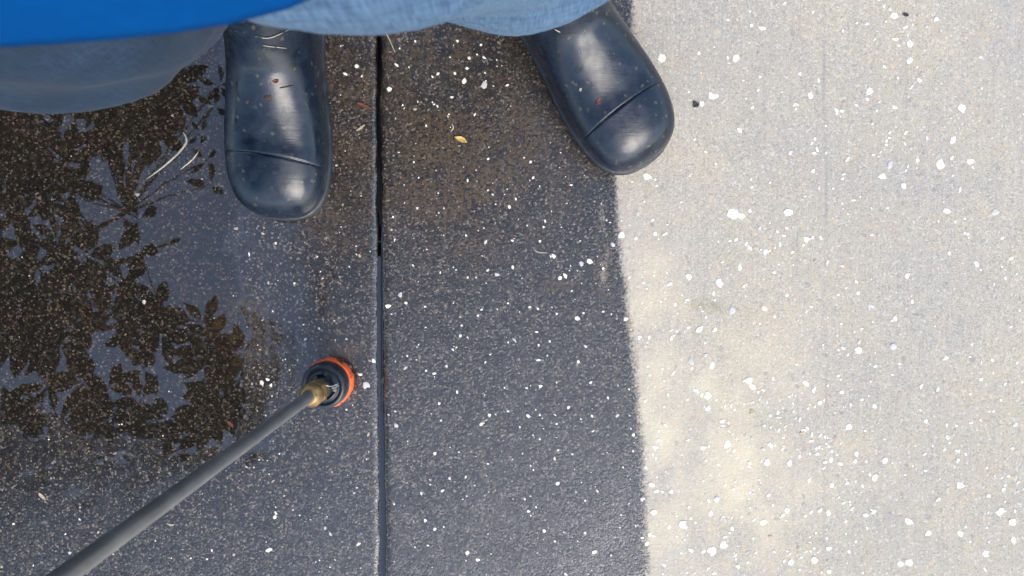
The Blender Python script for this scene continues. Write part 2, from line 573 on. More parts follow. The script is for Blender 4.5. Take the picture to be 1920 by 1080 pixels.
# puddle on the left slab
gx = np.arange(-1.2, -.26, .006)
gy = np.arange(-.36, .50, .006)
GX, GY = np.meshgrid(gx, gy)
puddle = grid_mesh('puddle', GX, GY, np.full_like(GX, WATER_Z), M['water'])
bm = bmesh.new(); bm.from_mesh(puddle.data)
bm.verts.ensure_lookup_table()
zz = ground_fields(GX, GY)['z'].ravel()
ppx, ppy = to_px(GX.ravel(), GY.ravel())
low = (puddle_mask(ppx, ppy) > -150) | (pockets(ppx, ppy) > -.3)
bmesh.ops.delete(bm, geom=[v for v in bm.verts if not low[v.index]], context='VERTS')
bm.to_mesh(puddle.data); bm.free()
tag(puddle, 'shallow clear puddle mirroring sky and leaves on the dark slab', 'puddle', kind='structure')

# water standing in the joint, and the silt below it
jy = np.arange(-.9, .9, .006)
def strip(name, z, half, mat, wob=0):
    j = joint_x(jy)
    X = np.stack([j - half, j - half * .4, j + half * .4, j + half], 1)
    Y = np.repeat(jy[:, None], 4, 1)
    Z = np.full_like(X, z)
    Z[:, 1:3] -= wob
    return grid_mesh(name, X, Y, Z, mat)
silt = tag(strip('joint_bottom', -.03, .012, M['silt']), kind='structure')
jw = strip('joint_water', -.0032, .0053, M['joint_water'], .0005)
tag(jw, 'narrow line of water standing in the slab joint', 'water', kind='structure')

lawn = mesh_obj('ground', [(-400, -400, -.07), (400, -400, -.07), (400, 400, -.07), (-400, 400, -.07)], [(0, 1, 2, 3)], M['lawn'])
tag(lawn, kind='structure')

# ------------------------------------------------------------------ boots
def smooth_interp(t, ts, vs):
    """monotone-ish cubic (Catmull-Rom) through table"""
    ts, vs = np.asarray(ts, float), np.asarray(vs, float)
    t = np.clip(t, ts[0], ts[-1])
    i = np.clip(np.searchsorted(ts, t) - 1, 0, len(ts) - 2)
    m = np.gradient(vs, ts, axis=0)
    h = ts[i + 1] - ts[i]
    s = (t - ts[i]) / h
    if vs.ndim > 1:
        h, s = h[:, None], s[:, None]
    a, b = vs[i], vs[i + 1]
    return ((2 * s**3 - 3 * s**2 + 1) * a + (s**3 - 2 * s**2 + s) * h * m[i]
            + (-2 * s**3 + 3 * s**2) * b + (s**3 - s**2) * h * m[i + 1])

BOOT = [  # top u, top z, bottom u, bottom z, half width
    (.0020, .0300, .0020, .0180, .0060),
    (.0035, .0390, .0030, .0130, .0190),
    (.0075, .0500, .0060, .0115, .0290),
    (.0150, .0600, .0130, .0110, .0385),
    (.0260, .0670, .0240, .0110, .0455),
    (.0400, .0715, .0390, .0110, .0500),
    (.0570, .0750, .0560, .0110, .0522),
    (.0760, .0785, .0780, .0110, .0528),
    (.0960, .0840, .1030, .0110, .0520),
    (.1150, .0920, .1330, .0110, .0500),
    (.1330, .1020, .1700, .0110, .0478),
    (.1490, .1150, .2130, .0115, .0465),
    (.1620, .1310, .2520, .0140, .0462),
    (.1720, .1510, .2800, .0250, .0465),
    (.1790, .1740, .2930, .0560, .0475),
    (.1835, .2000, .2950, .1000, .0492),
    (.1850, .2300, .2930, .1500, .0520),
    (.1840, .2650, .2930, .2100, .0555),
    (.1820, .3050, .2950, .2750, .0590),
    (.1800, .3500, .2970, .3350, .0610),
]
BT = np.array(BOOT)

def make_boot(parent, toe, ang, mirror, lean, tilt, label):
    """toe: ground point of the toe tip; ang: heading of the foot axis (toe to heel), radians from +Y."""
    ts = np.arange(len(BT))
    t = np.unique(np.concatenate([np.linspace(0, len(BT) - 1, 150), np.linspace(5.9, 7.0, 60)]))
    B = smooth_interp(t, ts, BT)
    back = Vector((math.sin(ang), math.cos(ang), 0))
    lat = Vector((math.cos(ang), -math.sin(ang), 0)) * mirror
    seg = 72
    verts, faces = [], []
    def world(u, v, z):
        k = max(0.0, z - .11)
        return Vector(toe) + back * (u + lean[1] * k) + lat * v + Vector((lean[0] * k, 0, z))
    for (tu, tz, bu, bz, w) in B:
        mu, mz = (tu + bu) / 2, (tz + bz) / 2
        cu, cz = (tu - bu) / 2, (tz - bz) / 2
        for s in range(seg):
            a = 2 * math.pi * s / seg
            c, si = math.cos(a), math.sin(a)
            lowness = .5 - .5 * c
            p = 2.15 + 1.6 * max(0, -c) * (1 if bz < .05 else .2)
            r = (abs(c) ** p + abs(si) ** p) ** (-1 / p)
            u, z, v = mu + cu * c * r, mz + cz * c * r, w * si * r
            # toe bends a little towards the inner side
            v += .006 * max(0, 1 - u / .11) ** 2
            # toe-cap crease: follows a bowed line over the toe
            seam = .0640 - tilt * v - .8 * v * v
            dseam = u - seam
            if z > .018 and tu < .12:
                g = math.exp(-(dseam / .0011) ** 2)
                z -= .0016 * g * (c > -.6)
                if dseam < 0:
                    k = math.exp(dseam / .02)
                    z += .0008 * k * max(0, c + .3)
                # flex dip behind the cap
                z -= .0009 * math.exp(-((dseam - .016) / .011) ** 2) * max(0, c)
            # instep creases
            if .08 < tu < .19 and c > 0:
                z += .0010 * math.sin(u * 210 + v * 30) * math.exp(-((u - .155) / .02) ** 2) * c
            verts.append(world(u, v, z))
    nr = len(B)
    for i in range(nr - 1):
        for s in range(seg):
            a, b = i * seg + s, i * seg + (s + 1) % seg
            q = (a, b, b + seg, a + seg)
            faces.append(q if mirror > 0 else q[::-1])
    faces.append(tuple(range(seg)) if mirror < 0 else tuple(range(seg))[::-1])
    # rolled rim of the shaft with an open inside
    base = (nr - 1) * seg
    up = len(verts)
    for k, (sc, dz) in enumerate(((1.05, .003), (1.04, .010), (.98, .012), (.93, .006), (.92, -.05))):
        cen = sum((verts[base + s] for s in range(seg)), Vector()) / seg
        for s in range(seg):
            verts.append(cen + (verts[base + s] - cen) * sc + Vector((0, 0, dz)))
    for k in range(5):
        r0 = base if k == 0 else up + (k - 1) * seg
        r1 = up + k * seg
        for s in range(seg):
            q = (r0 + s, r0 + (s + 1) % seg, r1 + (s + 1) % seg, r1 + s)
            faces.append(q if mirror > 0 else q[::-1])
    boot = mesh_obj('rubber_boot', verts, faces, M['rubber'])
    adopt(boot, parent)
    boot['label'] = label
    # sole with a welt that stands out round the foot
    us = np.linspace(0, 1, 44)
    uu = .298 * (1 - np.cos(us * math.pi)) / 2
    ws = np.interp(uu, [0, .0012, .004, .009, .017, .028, .042, .06, .08, .105, .14, .18, .22, .255, .28, .292, .298],
                   [0, .014, .0237, .0327, .0412, .0480, .0522, .0547, .0557, .0545, .0490, .0455, .0450, .0435, .035, .021, 0])
    ring = [(u, w) for u, w in zip(uu, ws)] + [(u, -w) for u, w in list(zip(uu, ws))[-2:0:-1]]
    sv, sf = [], []
    n = len(ring)
    prof = [(.94, .0), (.985, .0012), (1.0, .004), (1.0, .0085), (.985, .0098), (.972, .0102), (.972, .0125), (1.005, .0135),
            (1.012, .0160), (1.0, .0180), (.95, .0185)]
    for k, (sc, z) in enumerate(prof):
        for (u, w) in ring:
            uc = .149 + (u - .149) * (1 + (sc - 1) * .35)
            gap = .0 if not (.165 < u < .2 and z < .006) else .004
            v = w * sc + .006 * max(0, 1 - u / .11) ** 2
            sv.append(world(uc - .0005, v, z + gap - .0006))
    for k in range(len(prof) - 1):
        for s in range(n):
            a, b = k * n + s, k * n + (s + 1) % n
            q = (a, b, b + n, a + n)
            sf.append(q if mirror < 0 else q[::-1])
    sf.append(tuple(range(n)))
    sf.append(tuple(range((len(prof) - 1) * n, len(prof) * n)))
    sole = mesh_obj('sole', sv, sf, M['sole'])
    bm = bmesh.new(); bm.from_mesh(sole.data); bmesh.ops.recalc_face_normals(bm, faces=bm.faces)
    bm.to_mesh(sole.data); bm.free()
    sole.parent = boot
    bm = bmesh.new(); bm.from_mesh(boot.data); bmesh.ops.recalc_face_normals(bm, faces=bm.faces)
    bm.to_mesh(boot.data); bm.free()
    # moulded centre rib on the toe
    return boot

person = empty('person', (-.10, .30, 0))
tag(person, 'person in blue shirt, jeans and dark rubber boots standing astride the joint', 'person')

toeR = P(521, 412, .02); toeR.z = .0006
toeL = P(1222, 303, .02); toeL.z = .0006
boot_r = make_boot(person, toeR, R(1.5), 1, (-.10, -.10), .13, 'dark rubber boot pointing straight, standing beside the puddle')
boot_l = make_boot(person, toeL, R(-33), -1, (-.08, -.15), .055, 'dark rubber boot turned outward over the pale washed edge')

# ------------------------------------------------------------------ body under the clothes
def skinned(name, verts, edges, radii, mat, parent, sub=2):
    me = bpy.data.meshes.new(name)
    me.from_pydata(verts, edges, [])
    o = bpy.data.objects.new(name, me)
    col.objects.link(o)
    mod = o.modifiers.new('skin', 'SKIN')
    mod.use_smooth_shade = True
    for i, r in enumerate(radii):
        sv = me.skin_vertices[0].data[i]
        r = r if isinstance(r, tuple) else (r, r)
        sv.radius = r
        sv.use_root = (i == 0)
    ss = o.modifiers.new('sub', 'SUBSURF')
    ss.levels = ss.render_levels = sub
    dg = bpy.context.evaluated_depsgraph_get()
    new = bpy.data.meshes.new_from_object(o.evaluated_get(dg))
    o.modifiers.clear()
    o.data = new
    new.name = name
    new.materials.clear()
    new.materials.append(mat)
    new.polygons.foreach_set('use_smooth', [True] * len(new.polygons))
    adopt(o, parent)
    return o

V, E, RD = [], [], []
def jnt(p, r, prev=None):
    V.append(tuple(p)); RD.append(r)
    if prev is not None:
        E.append((prev, len(V) - 1))
    return len(V) - 1
pel = jnt((-.13, .37, .92), (.15, .12))
ab = jnt((-.13, .36, 1.06), (.15, .12), pel)
ch = jnt((-.12, .34, 1.24), (.16, .11), ab)
up = jnt((-.11, .31, 1.38), (.13, .09), ch)
nk = jnt((-.10, .27, 1.47), .055, up)
hb = jnt((-.10, .24, 1.53), (.065, .075), nk)
hm = jnt((-.10, .215, 1.60), (.078, .095), hb)
ht = jnt((-.10, .22, 1.68), (.06, .07), hm)
nose = jnt((-.10, .118, 1.555), .012, hm)
for s in (-1, 1):
    jnt((-.10 + s * .088, .235, 1.60), (.012, .025), hm)
def arm(sh, el, wr, fdir, pdir, curl, ts=1):
    a = jnt(sh, .055, up)
    b = jnt((Vector(sh) + Vector(el)) / 2, .050, a)
    c = jnt(el, .041, b)
    d = jnt((Vector(el) * .6 + Vector(wr) * .4), .040, c)
    e = jnt(wr, .027, d)
    f, p = Vector(fdir).normalized(), Vector(pdir).normalized()
    side = f.cross(p).normalized() * ts
    palm = jnt(Vector(wr) + f * .05, (.036, .018), e)
    for k, (off, ln) in enumerate(((-.030, .070), (-.010, .080), (.010, .075), (.028, .060))):
        base = Vector(wr) + f * .088 + side * off
        q = jnt(base, .0095, palm)
        d1 = (f * math.cos(curl * .5) + p * math.sin(curl * .5))
        d2 = (f * math.cos(curl * 1.3) + p * math.sin(curl * 1.3))
        d3 = (f * math.cos(curl * 2.1) + p * math.sin(curl * 2.1))
        q1 = jnt(base + d1 * ln * .45, .0088, q)
        q2 = jnt(base + d1 * ln * .45 + d2 * ln * .32, .0082, q1)
        jnt(base + d1 * ln * .45 + d2 * ln * .32 + d3 * ln * .26, .007, q2)
    tb = Vector(wr) + f * .03 - side * .032 + p * .008
    q = jnt(tb, .012, palm)
    q1 = jnt(tb + (f * .6 - side * .6 + p * .5).normalized() * .035, .0105, q)
    jnt(tb + (f * .6 - side * .6 + p * .5).normalized() * .035 + (f * .7 + p * .8).normalized() * .028, .009, q1)
arm((-.30, .31, 1.36), (-.44, .08, 1.12), (-.357, -.149, .975), (.35, -.92, -.05), (.92, .35, 0), 1.0, -1)
arm((.08, .31, 1.36), (.27, .16, 1.10), (.155, .035, 1.10), (-.8, -.3, .05), (0, -.4, 1), .5)
for s, kn in ((-1, (-.28, .24, .50)), (1, (-.0, .25, .50))):
    hp = jnt((-.13 + s * .085, .35, .85), .08, pel)
    k1 = jnt(kn, .05, hp)
    an = (-.262, .285, .34) if s < 0 else (.017, .302, .34)
    k2 = jnt(an, .03, k1)
    jnt((an[0], an[1] + .008, .12), .03, k2)
body = skinned('body', V, E, RD, M['skin'], person)
# hair cap
hv = []
bmh = bmesh.new()
bmesh.ops.create_icosphere(bmh, subdivisions=4, radius=1)
for v in list(bmh.verts):
    c = v.co.copy()
    v.co = Vector((-.10 + c.x * .098, .232 + c.y * .118, 1.625 + c.z * .105)) + c * .006 * float(vnoise(c.x * 9, c.y * 9 + c.z * 7, 80))
bmesh.ops.delete(bmh, geom=[v for v in bmh.verts if v.co.y < .15 and v.co.z < 1.665 or v.co.z < 1.55], context='VERTS')
me = bpy.data.meshes.new('hair'); bmh.to_mesh(me); bmh.free()
hair = bpy.data.objects.new('hair', me); col.objects.link(hair); me.materials.append(M['hair'])
me.polygons.foreach_set('use_smooth', [True] * len(me.polygons))
adopt(hair, person)

# ------------------------------------------------------------------ clothes
def loft(rings, seg, closed_ends=False):
    """rings: list of (center, axisA * ra, axisB * rb); returns verts, faces"""
    v, f = [], []
    for (c, a, b) in rings:
        for s in range(seg):
            t = 2 * math.pi * s / seg
            v.append(Vector(c) + Vector(a) * math.cos(t) + Vector(b) * math.sin(t))
    for i in range(len(rings) - 1):
        for s in range(seg):
            a, b = i * seg + s, i * seg + (s + 1) % seg
            f.append((a, b, b + seg, a + seg))
    return v, f

def tube_path(pts, n):
    pts = np.array(pts, float)
    ts = np.arange(len(pts))
    return smooth_interp(np.linspace(0, len(pts) - 1, n), ts, pts)

def leg_mesh(pts, seed, fold=.4, n=90, seg=72):
    """pts rows: x, y, z, ra (sideways), rb (front-back)"""
    B = tube_path(pts, n)
    rings = []
    for i, (x, y, z, ra, rb) in enumerate(B):
        j0, j1 = max(0, i - 1), min(n - 1, i + 1)
        d = Vector(B[j1][:3] - B[j0][:3]).normalized()
        a = Vector((1, 0, 0)); a = (a - d * a.dot(d)).normalized()
        b = d.cross(a)
        rings.append(((x, y, z), a * ra, b * rb))
    v, f = loft(rings, seg)
    out = []
    for k, p in enumerate(v):
        i, s = divmod(k, seg)
        c = Vector(rings[i][0])
        dr = (p - c).normalized()
        th = 2 * math.pi * s / seg
        w = (.0028 * float(vnoise(math.cos(th) * 1.6 + p.z * 5, math.sin(th) * 1.6 + p.z * 16, seed))
             + .0018 * float(vnoise(math.cos(th) * 3 + p.z * 12 + 9, math.sin(th) * 3 + p.z * 34, seed + 1)))
        w += fold * .0045 * math.sin((p.z * 55 + p.x * 70 + 2.5 * float(vnoise(p.x * 14, p.z * 9, seed + 3)))) * float(sstep(.62, .52, p.z) if p.z > .5 else 1)
        out.append(p + dr * w)
    return out, f

legR = [(-.235, .345, .90, .120, .135), (-.250, .285, .80, .125, .130), (-.262, .245, .68, .124, .120), (-.275, .222, .56, .118, .112),
        (-.279, .218, .50, .113, .108), (-.274, .235, .43, .095, .092), (-.263, .270, .36, .066, .066), (-.262, .285, .31, .052, .052), (-.258, .29, .26, .046, .046)]
legL = [(-.060, .345, .90, .115, .135), (-.058, .265, .80, .120, .150), (-.072, .228, .755, .116, .137), (-.046, .240, .70, .120, .132), (-.018, .250, .58, .106, .106),
        (.002, .256, .50, .096, .098), (.008, .270, .43, .080, .080), (.016, .298, .36, .060, .060), (.018, .306, .31, .050, .050), (.022, .310, .26, .044, .044)]
jv, jf, wet_shade_v = [], [], []
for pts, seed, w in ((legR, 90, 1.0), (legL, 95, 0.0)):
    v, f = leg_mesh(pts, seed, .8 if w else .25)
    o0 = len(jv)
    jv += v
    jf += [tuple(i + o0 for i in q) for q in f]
    wet_shade_v += [w] * len(v)
# seat and waist joining the two legs
rings = []
for z, ry, rx, cy in ((.74, .02, .03, .30), (.78, .07, .09, .32), (.82, .12, .17, .335), (.87, .145, .215, .345), (.93, .15, .215, .36), (1.0, .145, .20, .365)):
    rings.append(((-.14, cy, z), Vector((rx, 0, 0)), Vector((0, ry, 0))))
v, f = loft(rings, 72)
o0 = len(jv); jv += v; jf += [tuple(i + o0 for i in q) for q in f]
wet_shade_v += [0.0] * len(v)
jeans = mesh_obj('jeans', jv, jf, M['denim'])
wa = jeans.data.attributes.new('wet', 'FLOAT', 'POINT')  # soaking and painted shade together, by leg and position
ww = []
for p, w in zip(jv, wet_shade_v):
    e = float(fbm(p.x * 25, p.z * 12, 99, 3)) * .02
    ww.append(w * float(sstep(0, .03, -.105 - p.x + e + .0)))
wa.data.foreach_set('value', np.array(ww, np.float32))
adopt(jeans, person)
jeans['label'] = 'faded blue jeans, dark grey over one knee from soaking and painted shade'

rings = []
SH = [  # z, cx, cy, rx, ry
    (.800, -.200, .325, .210, .255), (.830, -.196, .330, .215, .250), (.870, -.185, .337, .222, .236), (.930, -.165, .345, .225, .208),
    (1.01, -.145, .352, .222, .182), (1.12, -.130, .350, .212, .168), (1.24, -.120, .338, .210, .150), (1.34, -.112, .322, .205, .125),
    (1.40, -.108, .310, .170, .105), (1.44, -.105, .292, .105, .082), (1.46, -.103, .280, .078, .072)]
B = tube_path(SH, 70)
for (z, cx, cy, rx, ry) in B:
    rings.append(((cx, cy, z), Vector((rx, 0, 0)), Vector((0, ry, 0))))
v, f = loft(rings, 96)
sv = []
for k, p in enumerate(v):
    i, s = divmod(k, 96)
    th = 2 * math.pi * s / 96
    c = Vector(rings[i][0])
    d = (p - c); d.z = 0
    pw = 4 - 1.8 * float(sstep(.82, 1.1, p.z))
    d = d * (abs(math.cos(th)) ** pw + abs(math.sin(th)) ** pw) ** (-1 / pw)
    p = c + d
    d = d.normalized()
    fall = float(sstep(1.25, .85, p.z)) if p.z < 1.25 else 0
    w = .0012 * fall * float(vnoise(math.cos(th) * 4, math.sin(th) * 4 + p.z * 2, 101)) + .002 * (1 - fall) * float(vnoise(th * 5, p.z * 14, 102))
    sv.append(p + d * w)
sf = list(f)
def sleeve(a, b, r0, r1):
    a, b = Vector(a), Vector(b)
    d = (b - a).normalized()
    x = d.orthogonal().normalized(); y = d.cross(x)
    rg = [(a + (b - a) * t, x * (r0 + (r1 - r0) * t), y * (r0 + (r1 - r0) * t)) for t in np.linspace(0, 1, 14)]
    v, f = loft(rg, 40)
    o0 = len(sv)
    for k, p in enumerate(v):
        sv.append(p + Vector((.004 * float(vnoise(p.z * 30, k * .13, 103)), 0, 0)))
    sf.extend(tuple(i + o0 for i in q) for q in f)
sleeve((-.22, .32, 1.375), (-.375, .185, 1.21), .085, .078)
sleeve((.00, .32, 1.375), (.185, .225, 1.215), .085, .078)
shirt = mesh_obj('shirt', sv, sf, M['cotton'])
sol = shirt.modifiers.new('thickness', 'SOLIDIFY'); sol.thickness = .002
adopt(shirt, person)
shirt['label'] = 'bright blue shirt hanging loose over the jeans'

# ------------------------------------------------------------------ pressure washer wand
w0 = Vector((-.2070, -.1110, .098))      # top of the nozzle coupling
w1 = Vector((-.2400, -.1545, .565))
axis = (w1 - w0).normalized()
wand = empty('pressure_washer_wand', (w0.x, w0.y, 0))
tag(wand, 'grey pressure washer wand with brass coupling and orange rimmed black nozzle', 'pressure washer')
ax = axis.orthogonal().normalized()
ax = (Vector((1, 0, 0)) - axis * axis.x).normalized()
ay = axis.cross(ax)
def revolve(name, prof, mat, seg=48, origin=w0, mod=None, parent=wand):
    """prof: list of (distance along axis from origin, radius)"""
    v, f = [], []
    for (h, r) in prof:
        for s in range(seg):
            t = 2 * math.pi * s / seg
            rr = mod(h, r, t) if mod else r
            v.append(origin + axis * h + (ax * math.cos(t) + ay * math.sin(t)) * rr)
    for i in range(len(prof) - 1):
        for s in range(seg):
            a, b = i * seg + s, i * seg + (s + 1) % seg
            f.append((a, b, b + seg, a + seg))
    f.append(tuple(range(seg))[::-1]); f.append(tuple(range((len(prof) - 1) * seg, len(prof) * seg)))
    o = mesh_obj(name, v, f, mat)
    bm = bmesh.new(); bm.from_mesh(o.data); bmesh.ops.recalc_face_normals(bm, faces=bm.faces)
    bm.to_mesh(o.data); bm.free()
    if parent:
        adopt(o, parent)
    return o
tube = revolve('lance_tube', [(-.012, .0058)] + [(.0, .0058)] + [(x, .0060) for x in np.linspace(.01, .78, 30)], M['steel'], 32)
hexm = lambda h, r, t: r if h < -.028 or h > -.014 else r * (1.0 / math.cos(((t + .3) % (math.pi / 3)) - math.pi / 6)) * .93
revolve('brass_coupling', [(-.036, .0085), (-.034, .0118), (-.0285, .0118), (-.028, .0128), (-.0155, .0128), (-.0145, .0122), (-.012, .0112), (-.0118, .0122),
                           (-.006, .0122), (-.004, .0112), (.0015, .0080), (.002, .0062)], M['brass'], 60, mod=hexm)
noz = revolve('nozzle_body', [(-.084, .0100), (-.084, .0215), (-.080, .0242), (-.068, .0252), (-.058, .0250), (-.0535, .0238), (-.0515, .0222),
                              (-.0515, .0196), (-.0530, .0190), (-.0530, .0172), (-.0510, .0166), (-.0500, .0152), (-.0500, .0125), (-.0470, .0115), (-.0340, .0105), (-.034, .006)],
              M['black_plastic'], 72)
def scall(h, r, t):
    return r * (1 + .016 * (math.sin(t * 9) > .55) - .02 * (math.sin(t * 13 + 2) > .8) + .012 * math.sin(t * 5 + 1))
revolve('orange_rim', [(-.089, .0130), (-.0895, .0240), (-.088, .0262), (-.080, .0268), (-.0735, .0266), (-.0715, .0258), (-.0715, .0225)], M['orange'], 90, mod=scall)
# two raised half-moon bosses with recessed middles on the nozzle's shoulder
def boss(t0, t1, name):
    v, f = [], []
    n = 20
    for k in range(n + 1):
        t = t0 + (t1 - t0) * k / n
        e = min(1, 6 * min(k, n - k) / n)
        for (r, h) in ((.0133, -.0505), (.0138, -.0475 ), (.0150, -.0470), (.0156, -.0505)):
            hh = -.0505 + (h + .0505) * e
            v.append(w0 + axis * hh + (ax * math.cos(t) + ay * math.sin(t)) * r)
    for k in range(n):
        for j in range(3):
            a = k * 4 + j
            f.append((a, a + 1, a + 5, a + 4))
    return mesh_obj(name, v, f, M['black_plastic'], noz)
for t0 in (-1.25, -.05, 1.15, 2.4):
    b = boss(t0, t0 + .95, 'vent_rib')
def tube_obj(name, pts, rad, mat, parent=None, seg=8, taper=True):
    pts = [Vector(p) for p in pts]
    v, f = [], []
    n = len(pts)
    for i, p in enumerate(pts):
        d = (pts[min(n - 1, i + 1)] - pts[max(0, i - 1)]).normalized()
        a = d.orthogonal().normalized(); b = d.cross(a)
        r = rad * ((1 - .7 * abs(2 * i / (n - 1) - 1) ** 3) if taper else 1)
        for s in range(seg):
            t = 2 * math.pi * s / seg
            v.append(p + (a * math.cos(t) + b * math.sin(t)) * r)
    for i in range(n - 1):
        for s in range(seg):
            a, b = i * seg + s, i * seg + (s + 1) % seg
            f.append((a, b, b + seg, a + seg))
    f.append(tuple(range(seg))[::-1]); f.append(tuple(range((n - 1) * seg, n * seg)))
    return mesh_obj(name, v, f, mat, parent)
def axp(h, r, t):
    return w0 + axis * h + (ax * math.cos(t) + ay * math.sin(t)) * r
for pts in ([axp(-.028, .0125, .55), axp(-.034, .0128, .35), axp(-.042, .0128, .22), axp(-.0488, .0165, .20), axp(-.0495, .0185, .24)],
            [axp(-.0440, .0124, .02), axp(-.0478, .0150, .05), axp(-.0488, .0185, .14)]):
    adopt(tube_obj('retaining_wire', pts, .00055, M['wire'], taper=False), wand)
# trigger gun at the hand, above the frame
gun = revolve('trigger_gun', [(.775, .0085), (.78, .015), (.80, .017), (.86, .0175), (.93, .018), (.99, .0175), (1.0, .012)], M['black_plastic'], 32)
trg = tube_obj('trigger', [w0 + axis * .84 + ax * .018, w0 + axis * .87 + ax * .034, w0 + axis * .92 + ax * .036, w0 + axis * .95 + ax * .02], .005, M['black_plastic'])
adopt(trg, wand)

# ------------------------------------------------------------------ phone in the other hand (the camera looks out just below it)
bmp = bmesh.new()
bmesh.ops.create_cube(bmp, size=1)
for v in bmp.verts:
    v.co = Vector((v.co.x * .145 + .045, v.co.y * .072 - .010, v.co.z * .008 + H + .012))
bmesh.ops.bevel(bmp, geom=bmp.edges[:], offset=.003, segments=3, affect='EDGES')
me = bpy.data.meshes.new('phone'); bmp.to_mesh(me); bmp.free()
phone = bpy.data.objects.new('phone', me); col.objects.link(phone); me.materials.append(M['black_plastic'])
tag(phone, 'black phone held level at chest height above the slab', 'phone')

# ------------------------------------------------------------------ overhanging tree (seen mirrored in the puddle)
tree = empty('overhanging_tree', (-2.9, -.5, -.07))
tag(tree, 'leafy tree beside the slab whose branches hang over the puddle', 'tree')
tip_list = []
LV, LF = [], []
def leaf(base, d, nrm, L, W):
    d = d.normalized()
    s = d.cross(nrm).normalized()
    u = s.cross(d)
    prof = [(0, .04), (.12, .35), (.3, .85), (.5, 1.0), (.7, .80), (.86, .42), (1.0, .0)]
    i0 = len(LV)
    for t, w in prof:
        c = base + d * (L * t) - u * (L * .22 * t * t)
        LV.append(c); LV.append(c + s * W * w * .5 + u * W * .12 * w); LV.append(c - s * W * w * .5 + u * W * .12 * w)
    for k in range(len(prof) - 1):
        a = i0 + 3 * k
        LF.append((a, a + 1, a + 4, a + 3)); LF.append((a, a + 3, a + 5, a + 2))
def whorl(p, n, L, tilt=.25, phase=None, drop=.1):
    phase = random.random() * 6.28 if phase is None else phase
    for k in range(n):
        t = phase + 2 * math.pi * k / n + random.uniform(-.25, .25)
        d = Vector((math.cos(t), math.sin(t), random.uniform(-.45, .12) - drop))
        nrm = Vector((random.uniform(-tilt, tilt), random.uniform(-tilt, tilt), 1))
        l = L * random.uniform(.75, 1.15)
        leaf(Vector(p) + d * .012, d, nrm, l, l * random.uniform(.36, .46))
def mirror_point(px, py, z):
    """place in the air whose mirror image in the water lies at that pixel"""
    s = (H + z)
    return Vector(((px - 960) / 960 * T * s, (540 - py) / 960 * T * s, z))
twigs = []
def spray(px, py, z, n, L, **kw):
    p = mirror_point(px, py, z)
    whorl(p, n, L, **kw)
    twigs.append(p)
for a in ((158, 480, 2.30, 7, .165), (262, 410, 2.34, 3, .12), (150, 372, 2.4, 3, .13), (70, 500, 2.3, 5, .16), (45, 455, 2.5, 4, .15),
          (236, 530, 2.35, 5, .13), (262, 466, 2.4, 3, .10), (110, 300, 2.4, 6, .15), (60, 360, 2.45, 6, .16), (140, 350, 2.5, 5, .12),
          (285, 575, 2.3, 6, .14), (40, 575, 2.4, 7, .16), (320, 190, 2.5, 6, .15), (250, 240, 2.5, 7, .15), (290, 250, 2.4, 6, .14), (200, 200, 2.5, 7, .16), (200, 265, 2.6, 6, .15), (260, 180, 2.6, 7, .15), (320, 150, 2.6, 6, .15), (395, 345, 2.3, 3, .07), (385, 300, 2.4, 4, .06), (400, 200, 2.4, 4, .06), (410, 160, 2.4, 5, .07), (375, 250, 2.4, 4, .05)):
    spray(*a)
def dens(px, py):
    e = 0
    up_edge = np.interp(px, [-600, 0, 60, 130, 200, 260, 330, 345], [420, 370, 345, 300, 282, 262, 268, 230])
    if py < up_edge and px < 335 and py > -250: e = 1
    if px < 345 and 530 < py < 560: e = max(e, .7)
    lim = np.interp(py, [545, 600, 660, 760, 840, 940], [330, 420, 470, 450, 390, 300])
    if 545 < py < 950 and px < lim: e = 1
    if px < -60 and -250 < py < 1100: e = 1
    for cx, cy, rx, ry, k in ((212, 650, 44, 46, 0), (255, 372, 110, 66, 0), (100, 445, 60, 40, .15), (390, 240, 60, 90, 0), (70, 320, 16, 22, .2), (60, 660, 26, 18, .2),
                              (255, 700, 20, 20, .2), (150, 905, 30, 30, .25), (235, 570, 40, 16, .25), (60, 800, 20, 24, .4)):
        if ((px - cx) / rx) ** 2 + ((py - cy) / ry) ** 2 < 1: e = min(e, k)
    return e
cnt = 0
while cnt < 225:
    px = random.uniform(-520, 480); py = random.uniform(-220, 1020)
    if px < 0 and random.random() < .55: continue
    if py < 700 and random.random() < .35: continue
    if random.random() < dens(px, py):
        # keep leaf tips of a spray out of the sky gaps
        if random.random() > min(1, .25 + .75 * np.mean([dens(px + 38 * math.cos(t), py + 38 * math.sin(t)) for t in np.linspace(0, 6.28, 7)[:-1]])): continue
        z = random.uniform(2.2, 3.2)
        spray(px, py, z, random.randint(4, 7), random.uniform(.11, .16))
        cnt += 1
